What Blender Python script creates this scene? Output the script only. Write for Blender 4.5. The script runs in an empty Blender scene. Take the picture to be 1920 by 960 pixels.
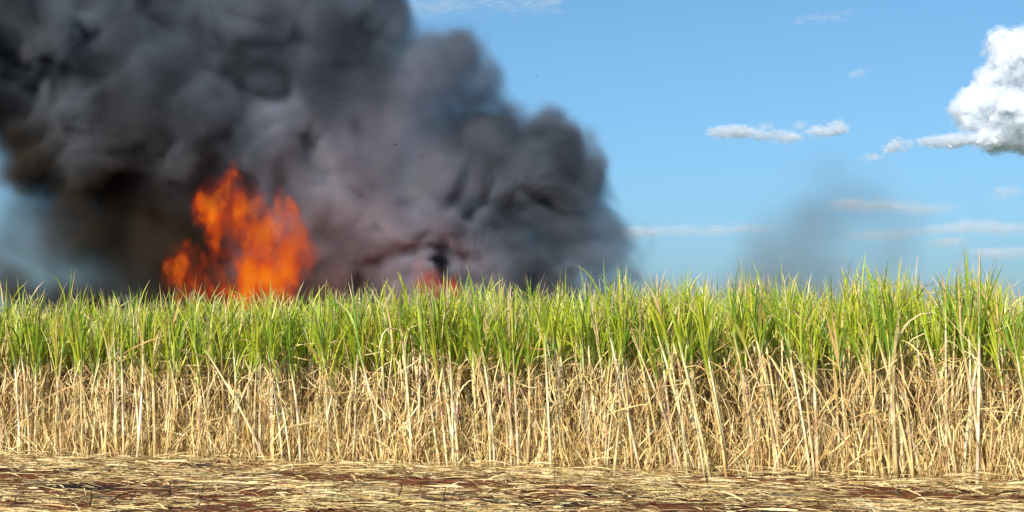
import bpy, math
import numpy as np
from math import radians as R

rng = np.random.default_rng(11)
S = bpy.context.scene
C = S.collection

# ------------------------------------------------------------------ camera
F = 2667.0                      # focal length in pixels of the 1920 px wide photograph
CAMZ = 1.6
cd = bpy.data.cameras.new("camera")
cd.lens = 50.0; cd.sensor_width = 36.0; cd.clip_start = 0.1; cd.clip_end = 60000.0
cam = bpy.data.objects.new("camera", cd); C.objects.link(cam)
cam.location = (0, 0, CAMZ)
cam.rotation_euler = (R(90 + 3.97), 0, 0)
S.camera = cam

# ------------------------------------------------------------------ sky, sun, exposure
SUN_EL, SUN_AZ = R(36), R(206)     # azimuth clockwise from +Y: behind the camera, to the left
w = bpy.data.worlds.new("World"); S.world = w; w.use_nodes = True
nt = w.node_tree; nt.nodes.clear()
sky = nt.nodes.new("ShaderNodeTexSky"); sky.sky_type = 'NISHITA'; sky.sun_disc = False
sky.sun_elevation = SUN_EL; sky.sun_rotation = SUN_AZ
sky.air_density = 1.2; sky.dust_density = 7.0; sky.ozone_density = 10.0; sky.altitude = 1500
bg = nt.nodes.new("ShaderNodeBackground"); bg.inputs[1].default_value = 0.13
out = nt.nodes.new("ShaderNodeOutputWorld")
hs = nt.nodes.new("ShaderNodeHueSaturation"); hs.inputs["Hue"].default_value = 0.482; hs.inputs["Saturation"].default_value = 0.96
nt.links.new(sky.outputs[0], hs.inputs["Color"]); nt.links.new(hs.outputs[0], bg.inputs[0]); nt.links.new(bg.outputs[0], out.inputs[0])

sd = bpy.data.lights.new("sun", 'SUN'); sd.energy = 5.0; sd.angle = R(0.53); sd.color = (1.0, 0.93, 0.82)
sun = bpy.data.objects.new("sun", sd); C.objects.link(sun)
sun.rotation_euler = (R(90) - SUN_EL, 0, -SUN_AZ + math.pi)
S.view_settings.view_transform = 'Standard'; S.view_settings.look = 'None'
S.view_settings.exposure = 0.25; S.view_settings.gamma = 1.0
cy = S.cycles
cy.max_bounces = 8; cy.diffuse_bounces = 3; cy.glossy_bounces = 2; cy.transmission_bounces = 4
cy.transparent_max_bounces = 256; cy.volume_bounces = 0; cy.volume_step_rate = 1.5; cy.volume_max_steps = 512
cy.use_denoising = True
cy.use_adaptive_sampling = True; cy.adaptive_threshold = 0.01


# ------------------------------------------------------------------ helpers
def tag(o, label=None, cat=None, group=None, kind=None):
    if label: o["label"] = label
    if cat: o["category"] = cat
    if group: o["group"] = group
    if kind: o["kind"] = kind
    return o


def mesh_obj(name, V, Fq, mat, col=None, parent=None, smooth=True):
    """one mesh object from an (n,3) array and an (m,3 or 4) face array, with a point colour attribute"""
    me = bpy.data.meshes.new(name)
    V = np.ascontiguousarray(V, dtype=np.float32); Fq = np.ascontiguousarray(Fq, dtype=np.int32)
    k = Fq.shape[1]
    me.vertices.add(len(V)); me.vertices.foreach_set("co", V.ravel())
    me.loops.add(Fq.size); me.loops.foreach_set("vertex_index", Fq.ravel())
    me.polygons.add(len(Fq))
    me.polygons.foreach_set("loop_start", np.arange(0, Fq.size, k, dtype=np.int32))
    if smooth:
        me.polygons.foreach_set("use_smooth", np.ones(len(Fq), dtype=bool))
    me.update(calc_edges=True)
    if col is not None:
        a = me.attributes.new("col", 'FLOAT_COLOR', 'POINT')
        c4 = np.ones((len(V), 4), dtype=np.float32); c4[:, :3] = col
        a.data.foreach_set("color", c4.ravel())
    me.materials.append(mat)
    o = bpy.data.objects.new(name, me); C.objects.link(o)
    if parent: o.parent = parent
    return o


def empty(name, loc):
    o = bpy.data.objects.new(name, None); C.objects.link(o); o.location = loc
    o.empty_display_size = 0.1
    return o


def px(x, y, Y):
    """rough placing aid: the point at depth Y that projects near photo pixel (x, y)"""
    return np.array([(x - 960) / F * Y, Y, CAMZ + (665 - y) / F * Y])


def bspline(n_out, cells):
    c = np.linspace(0, cells, n_out, endpoint=False); i = np.floor(c).astype(int); t = c - i
    W = np.zeros((n_out, int(math.ceil(cells)) + 4), dtype=np.float32); r = np.arange(n_out)
    W[r, i] = (1 - t) ** 3 / 6; W[r, i + 1] = (3 * t**3 - 6 * t**2 + 4) / 6
    W[r, i + 2] = (-3 * t**3 + 3 * t**2 + 3 * t + 1) / 6; W[r, i + 3] = t**3 / 6
    return W


def noise3(shape, cells, seed):
    """smooth random field of unit spread on a grid; cells = lattice cells per axis"""
    g = np.random.default_rng(seed)
    Ws = [bspline(n, c) for n, c in zip(shape, cells)]
    L = g.standard_normal(tuple(W.shape[1] for W in Ws)).astype(np.float32)
    A = np.tensordot(Ws[0], L, (1, 0)); A = np.tensordot(A, Ws[1], (1, 1)); A = np.tensordot(A, Ws[2], (1, 1))
    return (A / (A.std() + 1e-6)).astype(np.float32)


def noise2(shape, cells, seed):
    g = np.random.default_rng(seed)
    W0, W1 = bspline(shape[0], cells[0]), bspline(shape[1], cells[1])
    A = W0 @ g.standard_normal((W0.shape[1], W1.shape[1])).astype(np.float32) @ W1.T
    return A / A.std()


# ------------------------------------------------------------------ materials
def new_mat(name):
    m = bpy.data.materials.new(name); m.use_nodes = True
    n = m.node_tree; n.nodes.clear()
    return m, n, n.nodes.new("ShaderNodeOutputMaterial")


def leaf_mat(name, rough, transl, spec=0.35, streak=0.25):
    m, n, o = new_mat(name)
    at = n.nodes.new("ShaderNodeAttribute"); at.attribute_name = "col"
    tc = n.nodes.new("ShaderNodeTexCoord")
    mp = n.nodes.new("ShaderNodeMapping"); mp.inputs["Scale"].default_value = (30, 30, 9)
    nz = n.nodes.new("ShaderNodeTexNoise"); nz.inputs["Scale"].default_value = 1.0; nz.inputs["Detail"].default_value = 3
    n.links.new(tc.outputs["Object"], mp.inputs[0]); n.links.new(mp.outputs[0], nz.inputs["Vector"])
    mr = n.nodes.new("ShaderNodeMapRange"); mr.inputs[1].default_value = .3; mr.inputs[2].default_value = .7
    mr.inputs[3].default_value = 1 - streak; mr.inputs[4].default_value = 1 + streak
    n.links.new(nz.outputs[0], mr.inputs[0])
    mx = n.nodes.new("ShaderNodeVectorMath"); mx.operation = 'SCALE'
    n.links.new(at.outputs["Color"], mx.inputs[0]); n.links.new(mr.outputs[0], mx.inputs["Scale"])
    p = n.nodes.new("ShaderNodeBsdfPrincipled"); p.inputs["Roughness"].default_value = rough
    p.inputs["Specular IOR Level"].default_value = spec
    n.links.new(mx.outputs[0], p.inputs["Base Color"])
    if transl:
        t = n.nodes.new("ShaderNodeBsdfTranslucent"); n.links.new(mx.outputs[0], t.inputs[0])
        ms = n.nodes.new("ShaderNodeMixShader"); ms.inputs[0].default_value = transl
        n.links.new(p.outputs[0], ms.inputs[1]); n.links.new(t.outputs[0], ms.inputs[2])
        n.links.new(ms.outputs[0], o.inputs["Surface"])
    else:
        n.links.new(p.outputs[0], o.inputs["Surface"])
    return m


M_GREEN = leaf_mat("cane_leaf_green", 0.40, 0.30, 0.4, 0.2)
M_DRY = leaf_mat("cane_leaf_dry", 0.6, 0.08, 0.3, 0.3)
M_STALK = leaf_mat("cane_stalk", 0.45, 0.0, 0.4, 0.22)
M_MIX = leaf_mat("cane_mass", 0.5, 0.12, 0.35, 0.25)
M_STRAW = leaf_mat("straw", 0.55, 0.1, 0.35, 0.3)


def soil_mat():
    m, n, o = new_mat("red_soil")
    tc = n.nodes.new("ShaderNodeTexCoord")
    def nz(scale, detail, sc=(1, 1, 1), off=(0, 0, 0)):
        mp = n.nodes.new("ShaderNodeMapping"); mp.inputs["Scale"].default_value = sc; mp.inputs["Location"].default_value = off
        t = n.nodes.new("ShaderNodeTexNoise"); t.inputs["Scale"].default_value = scale; t.inputs["Detail"].default_value = detail
        n.links.new(tc.outputs["Object"], mp.inputs[0]); n.links.new(mp.outputs[0], t.inputs["Vector"])
        return t
    a = nz(9, 6)
    r1 = n.nodes.new("ShaderNodeValToRGB")
    r1.color_ramp.elements[0].color = (0.08, 0.026, 0.011, 1); r1.color_ramp.elements[0].position = .3
    r1.color_ramp.elements[1].color = (0.28, 0.085, 0.030, 1); r1.color_ramp.elements[1].position = .72
    n.links.new(a.outputs[0], r1.inputs[0])
    b = nz(.8, 5, (.45, 1.5, 1), (3, 1, 0))
    r2 = n.nodes.new("ShaderNodeValToRGB")
    r2.color_ramp.elements[0].position = .54; r2.color_ramp.elements[1].position = .66
    n.links.new(b.outputs[0], r2.inputs[0])
    mx = n.nodes.new("ShaderNodeMix"); mx.data_type = 'RGBA'
    n.links.new(r2.outputs[0], mx.inputs[0]); n.links.new(r1.outputs[0], mx.inputs[6])
    mx.inputs[7].default_value = (0.012, 0.010, 0.011, 1)
    ln_ = n.nodes.new("ShaderNodeVectorMath"); ln_.operation = 'LENGTH'; n.links.new(tc.outputs["Object"], ln_.inputs[0])
    fr_ = n.nodes.new("ShaderNodeMapRange"); fr_.inputs[1].default_value = 70; fr_.inputs[2].default_value = 110; n.links.new(ln_.outputs["Value"], fr_.inputs[0])
    mf = n.nodes.new("ShaderNodeMix"); mf.data_type = 'RGBA'; n.links.new(fr_.outputs[0], mf.inputs[0]); n.links.new(mx.outputs[2], mf.inputs[6])
    mf.inputs[7].default_value = (.09, .12, .05, 1)               # other fields, far off
    mx = mf
    p = n.nodes.new("ShaderNodeBsdfPrincipled"); p.inputs["Roughness"].default_value = .95; p.inputs["Specular IOR Level"].default_value = .15
    n.links.new(mx.outputs[2], p.inputs["Base Color"])
    c = nz(28, 8); bp = n.nodes.new("ShaderNodeBump"); bp.inputs["Strength"].default_value = .9; bp.inputs["Distance"].default_value = .06
    n.links.new(c.outputs[0], bp.inputs["Height"]); n.links.new(bp.outputs[0], p.inputs["Normal"])
    n.links.new(p.outputs[0], o.inputs["Surface"])
    return m


# ------------------------------------------------------------------ ground
PL = np.array([-8.1, 22.5]); PR = np.array([6.4, 17.8])     # ends of the field edge in view
U = (PR - PL) / np.linalg.norm(PR - PL); NV = np.array([-U[1], U[0]])
if NV[1] < 0: NV = -NV
LEN = float(np.linalg.norm(PR - PL))


def edge(s, n):
    return PL[None, :] + np.outer(s, U) + np.outer(n, NV)


def graded(lo, hi, step, far):
    core = np.arange(lo, hi + 1e-6, step); ext = []; d = step
    while (ext[-1] if ext else 0) < far:
        d *= 1.6; ext.append((ext[-1] if ext else 0) + d)
    e = np.array(ext)
    return np.concatenate([lo - e[::-1], core, hi + e])


gx = graded(-16, 16, .12, 20000); gy = graded(6, 30, .12, 20000)
GX, GY = np.meshgrid(gx, gy, indexing='ij')


def bump_z(x, y):
    z = .022 * np.sin(x * 1.7 + 1.3 * np.sin(y * .9)) * np.sin(y * 2.3 + .7) + .018 * np.sin(x * 4.1 + y * 2.2) * np.sin(y * 5.3 - x * 1.1)
    z += .012 * np.sin(x * 9.7 - y * 6.1) * np.sin(y * 11.3 + x * 3.7)
    near = np.clip(1.5 - np.hypot(np.maximum(np.abs(x) - 14, 0), np.maximum(np.abs(y - 18) - 10, 0)) / 3, 0, 1)
    return z * near


GZ = bump_z(GX, GY)
nx_, ny_ = GX.shape
idx = np.arange(nx_ * ny_).reshape(nx_, ny_)
Q = np.stack([idx[:-1, :-1], idx[1:, :-1], idx[1:, 1:], idx[:-1, 1:]], -1).reshape(-1, 4)
ground = mesh_obj("ground", np.stack([GX, GY, GZ], -1).reshape(-1, 3), Q, soil_mat())
tag(ground, "red soil with black burnt patches along the cane field", kind="structure")


# ------------------------------------------------------------------ ribbons (leaves, straws) and tubes (stalks)
def wprof(t, kind):
    if kind == 'leaf':
        return np.clip(np.interp(t, [0, .12, .4, .75, 1], [.55, .8, 1, .62, .03]), 0, 1)
    return np.interp(t, [0, .1, .5, .9, 1], [.7, .95, 1, .7, .15])


def ribbons(p0, az, th0, th1, ln, wd, tw0, tw1, K=6, power=1.6, daz=0.0, kink_t=None, kink=None, prof='leaf'):
    """N curved blades; angles measured from the vertical. returns verts (N, 2K, 3), quads for one blade, t per vertex"""
    N = len(p0); t = np.linspace(0, 1, K)
    th = th0[:, None] + (th1 - th0)[:, None] * t[None] ** power
    if kink_t is not None:
        th = th + (t[None] > kink_t[:, None]) * kink[:, None]
    a = az[:, None] + np.broadcast_to(np.asarray(daz), (N,))[:, None] * t[None]
    d = np.stack([np.sin(th) * np.cos(a), np.sin(th) * np.sin(a), np.cos(th)], -1)
    seg = (d[:, 1:] + d[:, :-1]) * .5 * (ln[:, None, None] / (K - 1))
    c = np.concatenate([np.zeros((N, 1, 3)), np.cumsum(seg, 1)], 1) + p0[:, None]
    perp = np.stack([-np.sin(a), np.cos(a), np.zeros_like(a)], -1)
    nor = np.cross(d, perp)
    tw = tw0[:, None] + tw1[:, None] * t[None]
    wdir = np.cos(tw)[..., None] * perp + np.sin(tw)[..., None] * nor
    hw = .5 * wd[:, None] * wprof(t, prof)[None]
    L = c - wdir * hw[..., None]; Rr = c + wdir * hw[..., None]
    V = np.stack([L, Rr], 2).reshape(N, 2 * K, 3)
    i = np.arange(K - 1) * 2
    q = np.stack([i, i + 1, i + 3, i + 2], -1)
    return V, q, np.repeat(t, 2)


def join(V, q):
    N, k = V.shape[:2]
    return V.reshape(-1, 3), (q[None] + (np.arange(N) * k)[:, None, None]).reshape(-1, q.shape[1])


def tubes(curve, rad, sides):
    """curve (N,K,3), rad (N,K): open tubes with a closed tip"""
    N, K = rad.shape; a = np.arange(sides) * 2 * np.pi / sides
    ring = np.stack([np.cos(a), np.sin(a), np.zeros(sides)], -1)
    V = curve[:, :, None] + ring[None, None] * rad[:, :, None, None]
    V = V.reshape(N, K * sides, 3); q = []
    for k in range(K - 1):
        for s in range(sides):
            s2 = (s + 1) % sides
            q.append((k * sides + s, k * sides + s2, (k + 1) * sides + s2, (k + 1) * sides + s))
    return V, np.array(q)


def pick(pal, n, g, spread=.12):
    pal = np.array(pal); c = pal[g.integers(0, len(pal), n)]
    return np.clip(c * (1 + g.normal(0, spread, (n, 1))) * (1 + g.normal(0, .04, (n, 3))), .005, .95)


GREENS = [(.335, .43, .022), (.40, .48, .026), (.24, .36, .022), (.47, .51, .034), (.13, .26, .020), (.55, .54, .055)]
DRYS = [(.77, .58, .26), (.71, .51, .20), (.57, .37, .13), (.83, .67, .34), (.40, .23, .075), (.74, .54, .22)]
OLD_SHADED = [(.52, .33, .12), (.44, .26, .085), (.36, .20, .062), (.60, .41, .17), (.30, .16, .05)]      # old brown leaves deep in the stand, darkened to paint in the gaps' shade
CREAMS = [(.86, .73, .41), (.83, .68, .34), (.89, .79, .49), (.77, .60, .27), (.80, .68, .40)]


# ------------------------------------------------------------------ the sugarcane
def crest(s):
    """height factor of the stand along the edge"""
    return (1 + .022 * np.sin(s * 1.9 + .4) + .02 * np.sin(s * 4.3 + 1.1) + .045 * np.exp(-((s - 8.4) / .55) ** 2)
            + .05 * np.exp(-((s - 12.5) / .7) ** 2) + .035 * np.exp(-((s - 14.9) / .5) ** 2) + np.interp(s, [0, 4, 8, 15], [-.045, -.025, .0, .012]))


def lean_at(s):
    """mean lean along the edge (positive leans to the right)"""
    return np.interp(s, [-4, 0, 3, 6, 8, 10, 12, 14, 19], [.03, .02, -.03, 0, -.02, -.02, -.11, -.07, -.06])


def canes(n_rows, row0, s_lo, s_hi, per_m, seed):
    g = np.random.default_rng(seed); S_, N_ = [], []
    for r in range(row0, row0 + n_rows):
        s = s_lo + g.uniform(0, .3)
        while s < s_hi:
            k = g.integers(2, 6)                       # a stool of a few stalks
            S_ += list(s + g.normal(0, .07, k)); N_ += list(r * .62 - .22 + g.normal(0, .13, k) + .06 * math.sin(s * 2.1))
            s += k / per_m * g.uniform(.75, 1.25)
    return np.array(S_), np.array(N_), g


class Stand:
    def __init__(self, s, n, g, detail=True, ngreen=8, ndry=5):
        self.n_ = N = len(s); self.s = s
        b = edge(s, n); self.base = np.column_stack([b, bump_z(b[:, 0], b[:, 1]) - .02])
        h = crest(s) * g.normal(1, .065, N)
        self.h = h
        H = 1.70 * h * g.normal(1, .06, N) * (1 + .05 * np.sin(s * 2.7 + 1) + .04 * np.sin(s * 6.3)); self.H = H                       # stalk height
        lean = lean_at(s) + .05 * np.sin(s * 3.1 + 2 * np.sin(s * 1.3)) + g.normal(0, .055, N) + (g.random(N) < .06) * g.normal(0, .19, N)
        dep = g.normal(-.02, .05, N)
        curve = g.normal(0, .05, N) + lean * .3
        self.lean = lean
        K = 13 if detail else 6
        t = np.linspace(0, 1, K)
        off_u = H[:, None] * (lean[:, None] * t + curve[:, None] * t**2)
        off_n = H[:, None] * dep[:, None] * t
        self.off = lambda tt, i: (H[i] * (lean[i] * tt + curve[i] * tt**2))[:, None] * np.r_[U, 0][None] + (H[i] * dep[i] * tt)[:, None] * np.r_[NV, 0][None] + np.column_stack([0 * tt, 0 * tt, H[i] * tt])
        cv = off_u[..., None] * np.r_[U, 0] + off_n[..., None] * np.r_[NV, 0]
        cv[..., 2] += H[:, None] * t
        r0 = g.normal(.0175, .0032, N).clip(.011, .026)
        self.r0 = r0
        rad = r0[:, None] * (1 - .38 * t[None])
        if detail:
            rad = rad * (1 + .12 * (np.arange(K) % 2)[None])
        self.stV, self.stQ = tubes(cv, rad, 6 if detail else 4)
        sides = 6 if detail else 4
        c = pick(CREAMS, N, g, .10)
        c = np.repeat(c[:, None], K, 1)
        c = c * (1 + g.normal(0, .10, (N, K, 1)))
        tan = (g.random((N, K, 1)) < .30); c = np.where(tan, c * np.array([.80, .66, .50]), c)
        pur = (g.random((N, K, 1)) < .07); c = np.where(pur, c * np.array([.66, .52, .64]), c)
        if detail: c = c * np.where(np.arange(K) % 2 == 1, .74, 1.06)[None, :, None]
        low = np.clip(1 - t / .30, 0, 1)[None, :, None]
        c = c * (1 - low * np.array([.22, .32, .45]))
        gr = np.clip((t - g.uniform(.80, .93, N)[:, None]) / .1, 0, 1)[..., None]
        c = c * (1 - gr) + gr * np.array([.36, .45, .11])
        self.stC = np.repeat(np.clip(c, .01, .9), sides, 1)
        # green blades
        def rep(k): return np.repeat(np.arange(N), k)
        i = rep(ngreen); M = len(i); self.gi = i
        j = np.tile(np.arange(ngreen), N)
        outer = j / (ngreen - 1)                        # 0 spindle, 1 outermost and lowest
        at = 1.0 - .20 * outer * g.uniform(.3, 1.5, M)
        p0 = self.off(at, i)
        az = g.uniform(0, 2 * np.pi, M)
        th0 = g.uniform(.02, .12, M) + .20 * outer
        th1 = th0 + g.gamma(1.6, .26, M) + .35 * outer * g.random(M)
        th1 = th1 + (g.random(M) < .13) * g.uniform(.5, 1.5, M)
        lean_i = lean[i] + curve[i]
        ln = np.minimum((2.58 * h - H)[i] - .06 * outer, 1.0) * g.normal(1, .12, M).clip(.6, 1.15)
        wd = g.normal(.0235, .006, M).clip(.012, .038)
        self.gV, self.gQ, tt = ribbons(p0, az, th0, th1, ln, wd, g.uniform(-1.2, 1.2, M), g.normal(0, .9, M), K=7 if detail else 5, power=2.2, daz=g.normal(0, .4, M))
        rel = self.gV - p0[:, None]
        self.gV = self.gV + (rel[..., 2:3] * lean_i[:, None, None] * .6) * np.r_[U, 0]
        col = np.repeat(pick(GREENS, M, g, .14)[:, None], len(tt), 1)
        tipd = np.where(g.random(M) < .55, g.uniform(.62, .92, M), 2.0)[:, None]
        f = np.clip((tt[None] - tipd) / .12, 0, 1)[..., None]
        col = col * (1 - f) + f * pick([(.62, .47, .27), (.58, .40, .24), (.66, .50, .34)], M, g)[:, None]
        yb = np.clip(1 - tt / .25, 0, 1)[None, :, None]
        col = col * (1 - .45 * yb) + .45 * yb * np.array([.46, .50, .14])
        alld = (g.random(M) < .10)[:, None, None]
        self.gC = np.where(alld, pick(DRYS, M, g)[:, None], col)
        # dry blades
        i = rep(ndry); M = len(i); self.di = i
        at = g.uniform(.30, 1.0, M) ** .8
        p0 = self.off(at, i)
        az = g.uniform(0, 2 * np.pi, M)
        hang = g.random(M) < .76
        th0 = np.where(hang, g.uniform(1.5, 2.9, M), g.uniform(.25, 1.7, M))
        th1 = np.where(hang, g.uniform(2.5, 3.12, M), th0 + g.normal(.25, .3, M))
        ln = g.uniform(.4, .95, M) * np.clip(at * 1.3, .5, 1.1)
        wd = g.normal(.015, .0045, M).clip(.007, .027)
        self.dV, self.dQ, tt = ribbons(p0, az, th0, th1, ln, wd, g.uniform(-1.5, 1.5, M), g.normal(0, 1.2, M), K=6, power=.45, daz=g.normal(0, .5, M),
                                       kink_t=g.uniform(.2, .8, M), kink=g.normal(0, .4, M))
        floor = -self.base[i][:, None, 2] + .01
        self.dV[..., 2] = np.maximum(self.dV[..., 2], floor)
        self.dC = np.repeat(pick(DRYS if detail else OLD_SHADED, M, g)[:, None], len(tt), 1)

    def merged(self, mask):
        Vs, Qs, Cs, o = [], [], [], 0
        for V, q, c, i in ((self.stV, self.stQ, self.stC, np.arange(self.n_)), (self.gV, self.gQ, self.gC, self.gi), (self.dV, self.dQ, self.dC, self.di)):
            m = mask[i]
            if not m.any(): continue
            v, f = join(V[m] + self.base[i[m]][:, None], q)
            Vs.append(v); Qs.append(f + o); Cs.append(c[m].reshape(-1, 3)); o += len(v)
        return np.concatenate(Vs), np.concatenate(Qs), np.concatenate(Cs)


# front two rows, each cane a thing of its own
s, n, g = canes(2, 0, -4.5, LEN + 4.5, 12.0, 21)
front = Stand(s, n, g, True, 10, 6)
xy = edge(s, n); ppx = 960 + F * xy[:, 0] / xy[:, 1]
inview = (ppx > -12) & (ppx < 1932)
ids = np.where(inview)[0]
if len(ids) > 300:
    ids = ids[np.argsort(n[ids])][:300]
mask_ind = np.zeros(len(s), bool); mask_ind[ids] = True

ZONES = [(60, "by the smoke's pale outer end"), (210, "under the brown-black smoke"), (330, "just left of the small flames"),
         (420, "below the two small flames"), (500, "below the tall flame's peak"), (585, "below the tall flame's broad side"),
         (670, "below the reddish brown smoke"), (770, "short of the small red flame"), (870, "below the small red flame"), (960, "below the dark curled puff"),
         (1050, "below the smoke's lavender foot"), (1130, "below the lowest grey smoke"), (1215, "under the smoke's tapering end"), (1310, "under open sky past the smoke"),
         (1400, "between smoke and faint wisp"), (1480, "below the faint wisp's left side"), (1560, "below the faint wisp's middle"),
         (1640, "below the faint wisp's right side"), (1720, "below the cloud's thin tail"), (1800, "below the cloud's small outliers"), (1870, "below the big white cloud"),
         (9999, "at the edge under the white cloud")]
COUNT = {}
info = []
for k in ids:
    z = next(t for lim, t in ZONES if ppx[k] < lim)
    le = "upright" if abs(front.lean[k]) < .045 else ("left-leaning" if front.lean[k] < 0 else "right-leaning")
    if abs(front.lean[k]) > .17: le = "strongly " + le
    he = "tall" if front.h[k] > 1.045 else ("short" if front.h[k] < .965 else "middling")
    ro = "front-row" if n[k] < .09 else "second-row"
    th = "stout" if front.r0[k] > .0193 else ("thin" if front.r0[k] < .0157 else "")
    info.append((k, " ".join(f"{he} {le} {th} {ro} cane {z}".split())))
sets = {}
for k, lab in sorted(info, key=lambda t: ppx[t[0]]): sets.setdefault(lab, []).append(k)
ORD = ["leftmost", "second from left", "third from left", "fourth from left", "fifth from left", "sixth from left"]; NUM = {2: "two", 3: "three", 4: "four", 5: "five", 6: "six"}
final = {}
for lab, ks in sets.items():
    for q, k in enumerate(ks):
        m_ = len(ks)
        final[k] = lab if m_ == 1 or m_ > 6 else f"{lab}, {'left one' if m_ == 2 and q == 0 else 'right one' if m_ == 2 else ORD[q] if q < m_ - 1 else 'rightmost'} of {NUM[m_]}"
info = [(k, final[k]) for k in ids]
gsel = {kk: np.where(front.gi == kk)[0] for kk in ids}; dsel = {kk: np.where(front.di == kk)[0] for kk in ids}
for k, lab in info:
    root = empty("sugarcane_plant", front.base[k])
    tag(root, lab, "sugarcane", "sugarcane plants along the field edge")
    mesh_obj("stalk", front.stV[k], front.stQ, M_STALK, front.stC[k], root)
    for j in gsel[k]: mesh_obj("green_leaf", front.gV[j], front.gQ, M_GREEN, front.gC[j], root)
    for j in dsel[k]: mesh_obj("dry_leaf", front.dV[j], front.dQ, M_DRY, front.dC[j], root)

# everything behind and beyond the frame: one mass
parts = [front.merged(~mask_ind)]
s, n, g = canes(7, 2, -5, LEN + 5, 12.0, 22)
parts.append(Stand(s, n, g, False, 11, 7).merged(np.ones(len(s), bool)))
o = 0; V, Qd, Cc = [], [], []
for v, f, c in parts:
    V.append(v); Qd.append(f + o); Cc.append(c); o += len(v)
mass = mesh_obj("sugarcane_field", np.concatenate(V), np.concatenate(Qd), M_MIX, np.concatenate(Cc))
tag(mass, "dense mass of sugarcane filling the field behind the front rows", "sugarcane", kind="stuff")
s, n, g = canes(30, 6, -16, LEN + 22, 2.2, 23)
n = 6 + (n - n.min()) * 1.9
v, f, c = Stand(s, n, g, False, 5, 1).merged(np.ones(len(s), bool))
tag(mesh_obj("sugarcane_interior", v, f, M_MIX, c), "interior of the cane field reaching back towards the fire", "sugarcane", kind="stuff")


# ------------------------------------------------------------------ dry trash hanging and leaning at the foot of the cane
def trash(N, seed):
    g = np.random.default_rng(seed)
    s = g.uniform(-4.5, LEN + 4.5, N); n = np.abs(g.normal(0, .5, N)) - .36
    b = edge(s, n)
    kind = g.random(N) * .9
    z0 = np.where(kind < .50, g.uniform(0, .12, N), g.uniform(.2, 1.62, N))
    p0 = np.column_stack([b, z0])
    az = np.where(g.random(N) < .5, math.atan2(U[1], U[0]), math.atan2(-U[1], -U[0])) + g.normal(0, .7, N)
    th0 = np.where(kind < .50, g.gamma(2, .16, N), np.where(g.random(N) < .76, g.uniform(2.4, 3.1, N), g.uniform(.4, 2.4, N)))
    th1 = th0 + np.where(kind < .5, g.normal(.1, .35, N), g.normal(.15, .3, N))
    ln = np.where(kind < .5, g.uniform(.25, 1.0, N), g.uniform(.25, .7, N))
    wd = g.normal(.014, .0045, N).clip(.006, .028)
    V, q, tt = ribbons(p0, az, th0, th1, ln, wd, g.uniform(-1.5, 1.5, N), g.normal(0, 1.2, N), K=5, power=1.0, daz=g.normal(0, .5, N),
                       kink_t=g.uniform(.2, .8, N), kink=g.normal(0, .3, N), prof='straw')
    V[..., 2] = np.maximum(V[..., 2], .012)
    c = np.repeat(pick(DRYS, N, g, .14)[:, None], len(tt), 1)
    return (*join(V, q), c.reshape(-1, 3))


v, f, c = trash(10000, 31)
tag(mesh_obj("dry_cane_leaves", v, f, M_DRY, c), "tangle of dry tan leaves hanging between the cane stalks", "dry leaves", kind="stuff")


# ------------------------------------------------------------------ straw litter on the soil
def litter(N, seed, s_rng, n_rng, len_rng, keep=True, wmul=1.0):
    g = np.random.default_rng(seed)
    s = g.uniform(*s_rng, N); n = g.uniform(*n_rng, N)
    band = (np.sin(n * 3.1 + .5 * np.sin(s * .7)) * .55 + .5 * np.sin(s * .9 + n * 1.7 + 2) + .45 * np.sin(s * 2.3 - n * 4.1) * np.sin(n * 5 + s) + .3 * np.sin(s * 5.1 + n * 7))
    prob = np.clip(.52 + .75 * band, .04, 1)
    prob = np.where(n > -.75, np.maximum(prob, .85), prob)
    if keep:
        m = g.random(N) < prob
        s, n = s[m], n[m]; N = len(s); prob = prob[m]
    b = edge(s, n)
    az = math.atan2(U[1], U[0]) + g.normal(0, .50, N) + (g.random(N) < .5) * np.pi + (g.random(N) < .22) * g.uniform(-1.5, 1.5, N)
    hgt = .012 + g.gamma(1.6, .022, N) * (.2 + 1.3 * prob) + np.clip(n + .5, 0, 1) * g.random(N) * .05
    p0 = np.column_stack([b, bump_z(b[:, 0], b[:, 1]) + hgt])
    ln = g.uniform(*len_rng, N); wd = (.005 + g.gamma(2, .0035, N)).clip(.005, .03) * wmul
    lift = np.where(g.random(N) < .09, .45, .10); th0 = np.pi / 2 - np.abs(g.normal(0, 1, N)) * lift; th1 = np.pi / 2 + np.abs(g.normal(0, .16, N))
    V, q, tt = ribbons(p0, az, th0, th1, ln, wd, g.normal(0, .55, N), g.normal(0, .6, N), K=4, power=1.0, daz=g.normal(0, .25, N), prof='straw')
    gz = bump_z(V[..., 0], V[..., 1]) + .008
    V[..., 2] = np.maximum(V[..., 2], gz + g.random((N, 1)) * .01)
    pal = [(.70, .51, .21), (.80, .63, .31), (.57, .39, .14), (.40, .25, .09), (.64, .48, .21), (.30, .19, .08), (.72, .57, .29)]
    c = pick(pal, N, g, .12)
    burnt = (g.random(N) < np.clip(.36 - (prob - .3), .05, .6) * (n < -1.6))[:, None]
    c = np.where(burnt, c * .10, c)
    return V, q, np.repeat(c[:, None], len(tt), 1)


V, q, c = litter(72000, 41, (-5, LEN + 5), (-8.5, .35), (.05, .44))
v, f = join(V, q)
tag(mesh_obj("straw_litter", v, f, M_STRAW, c.reshape(-1, 3)), "pale straw litter strewn over the red soil", "straw", kind="stuff")
V, q, c = litter(420, 42, (0, LEN), (-4.6, -.1), (.35, .85), True, 1.15)
for k in range(min(len(V), 290)):
    ctr = V[k].mean(0)
    oo = mesh_obj("dry_leaf_strip", V[k] - ctr + np.array([0, 0, .02]), q, M_STRAW, c[k], ground); oo.location = ctr

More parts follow.
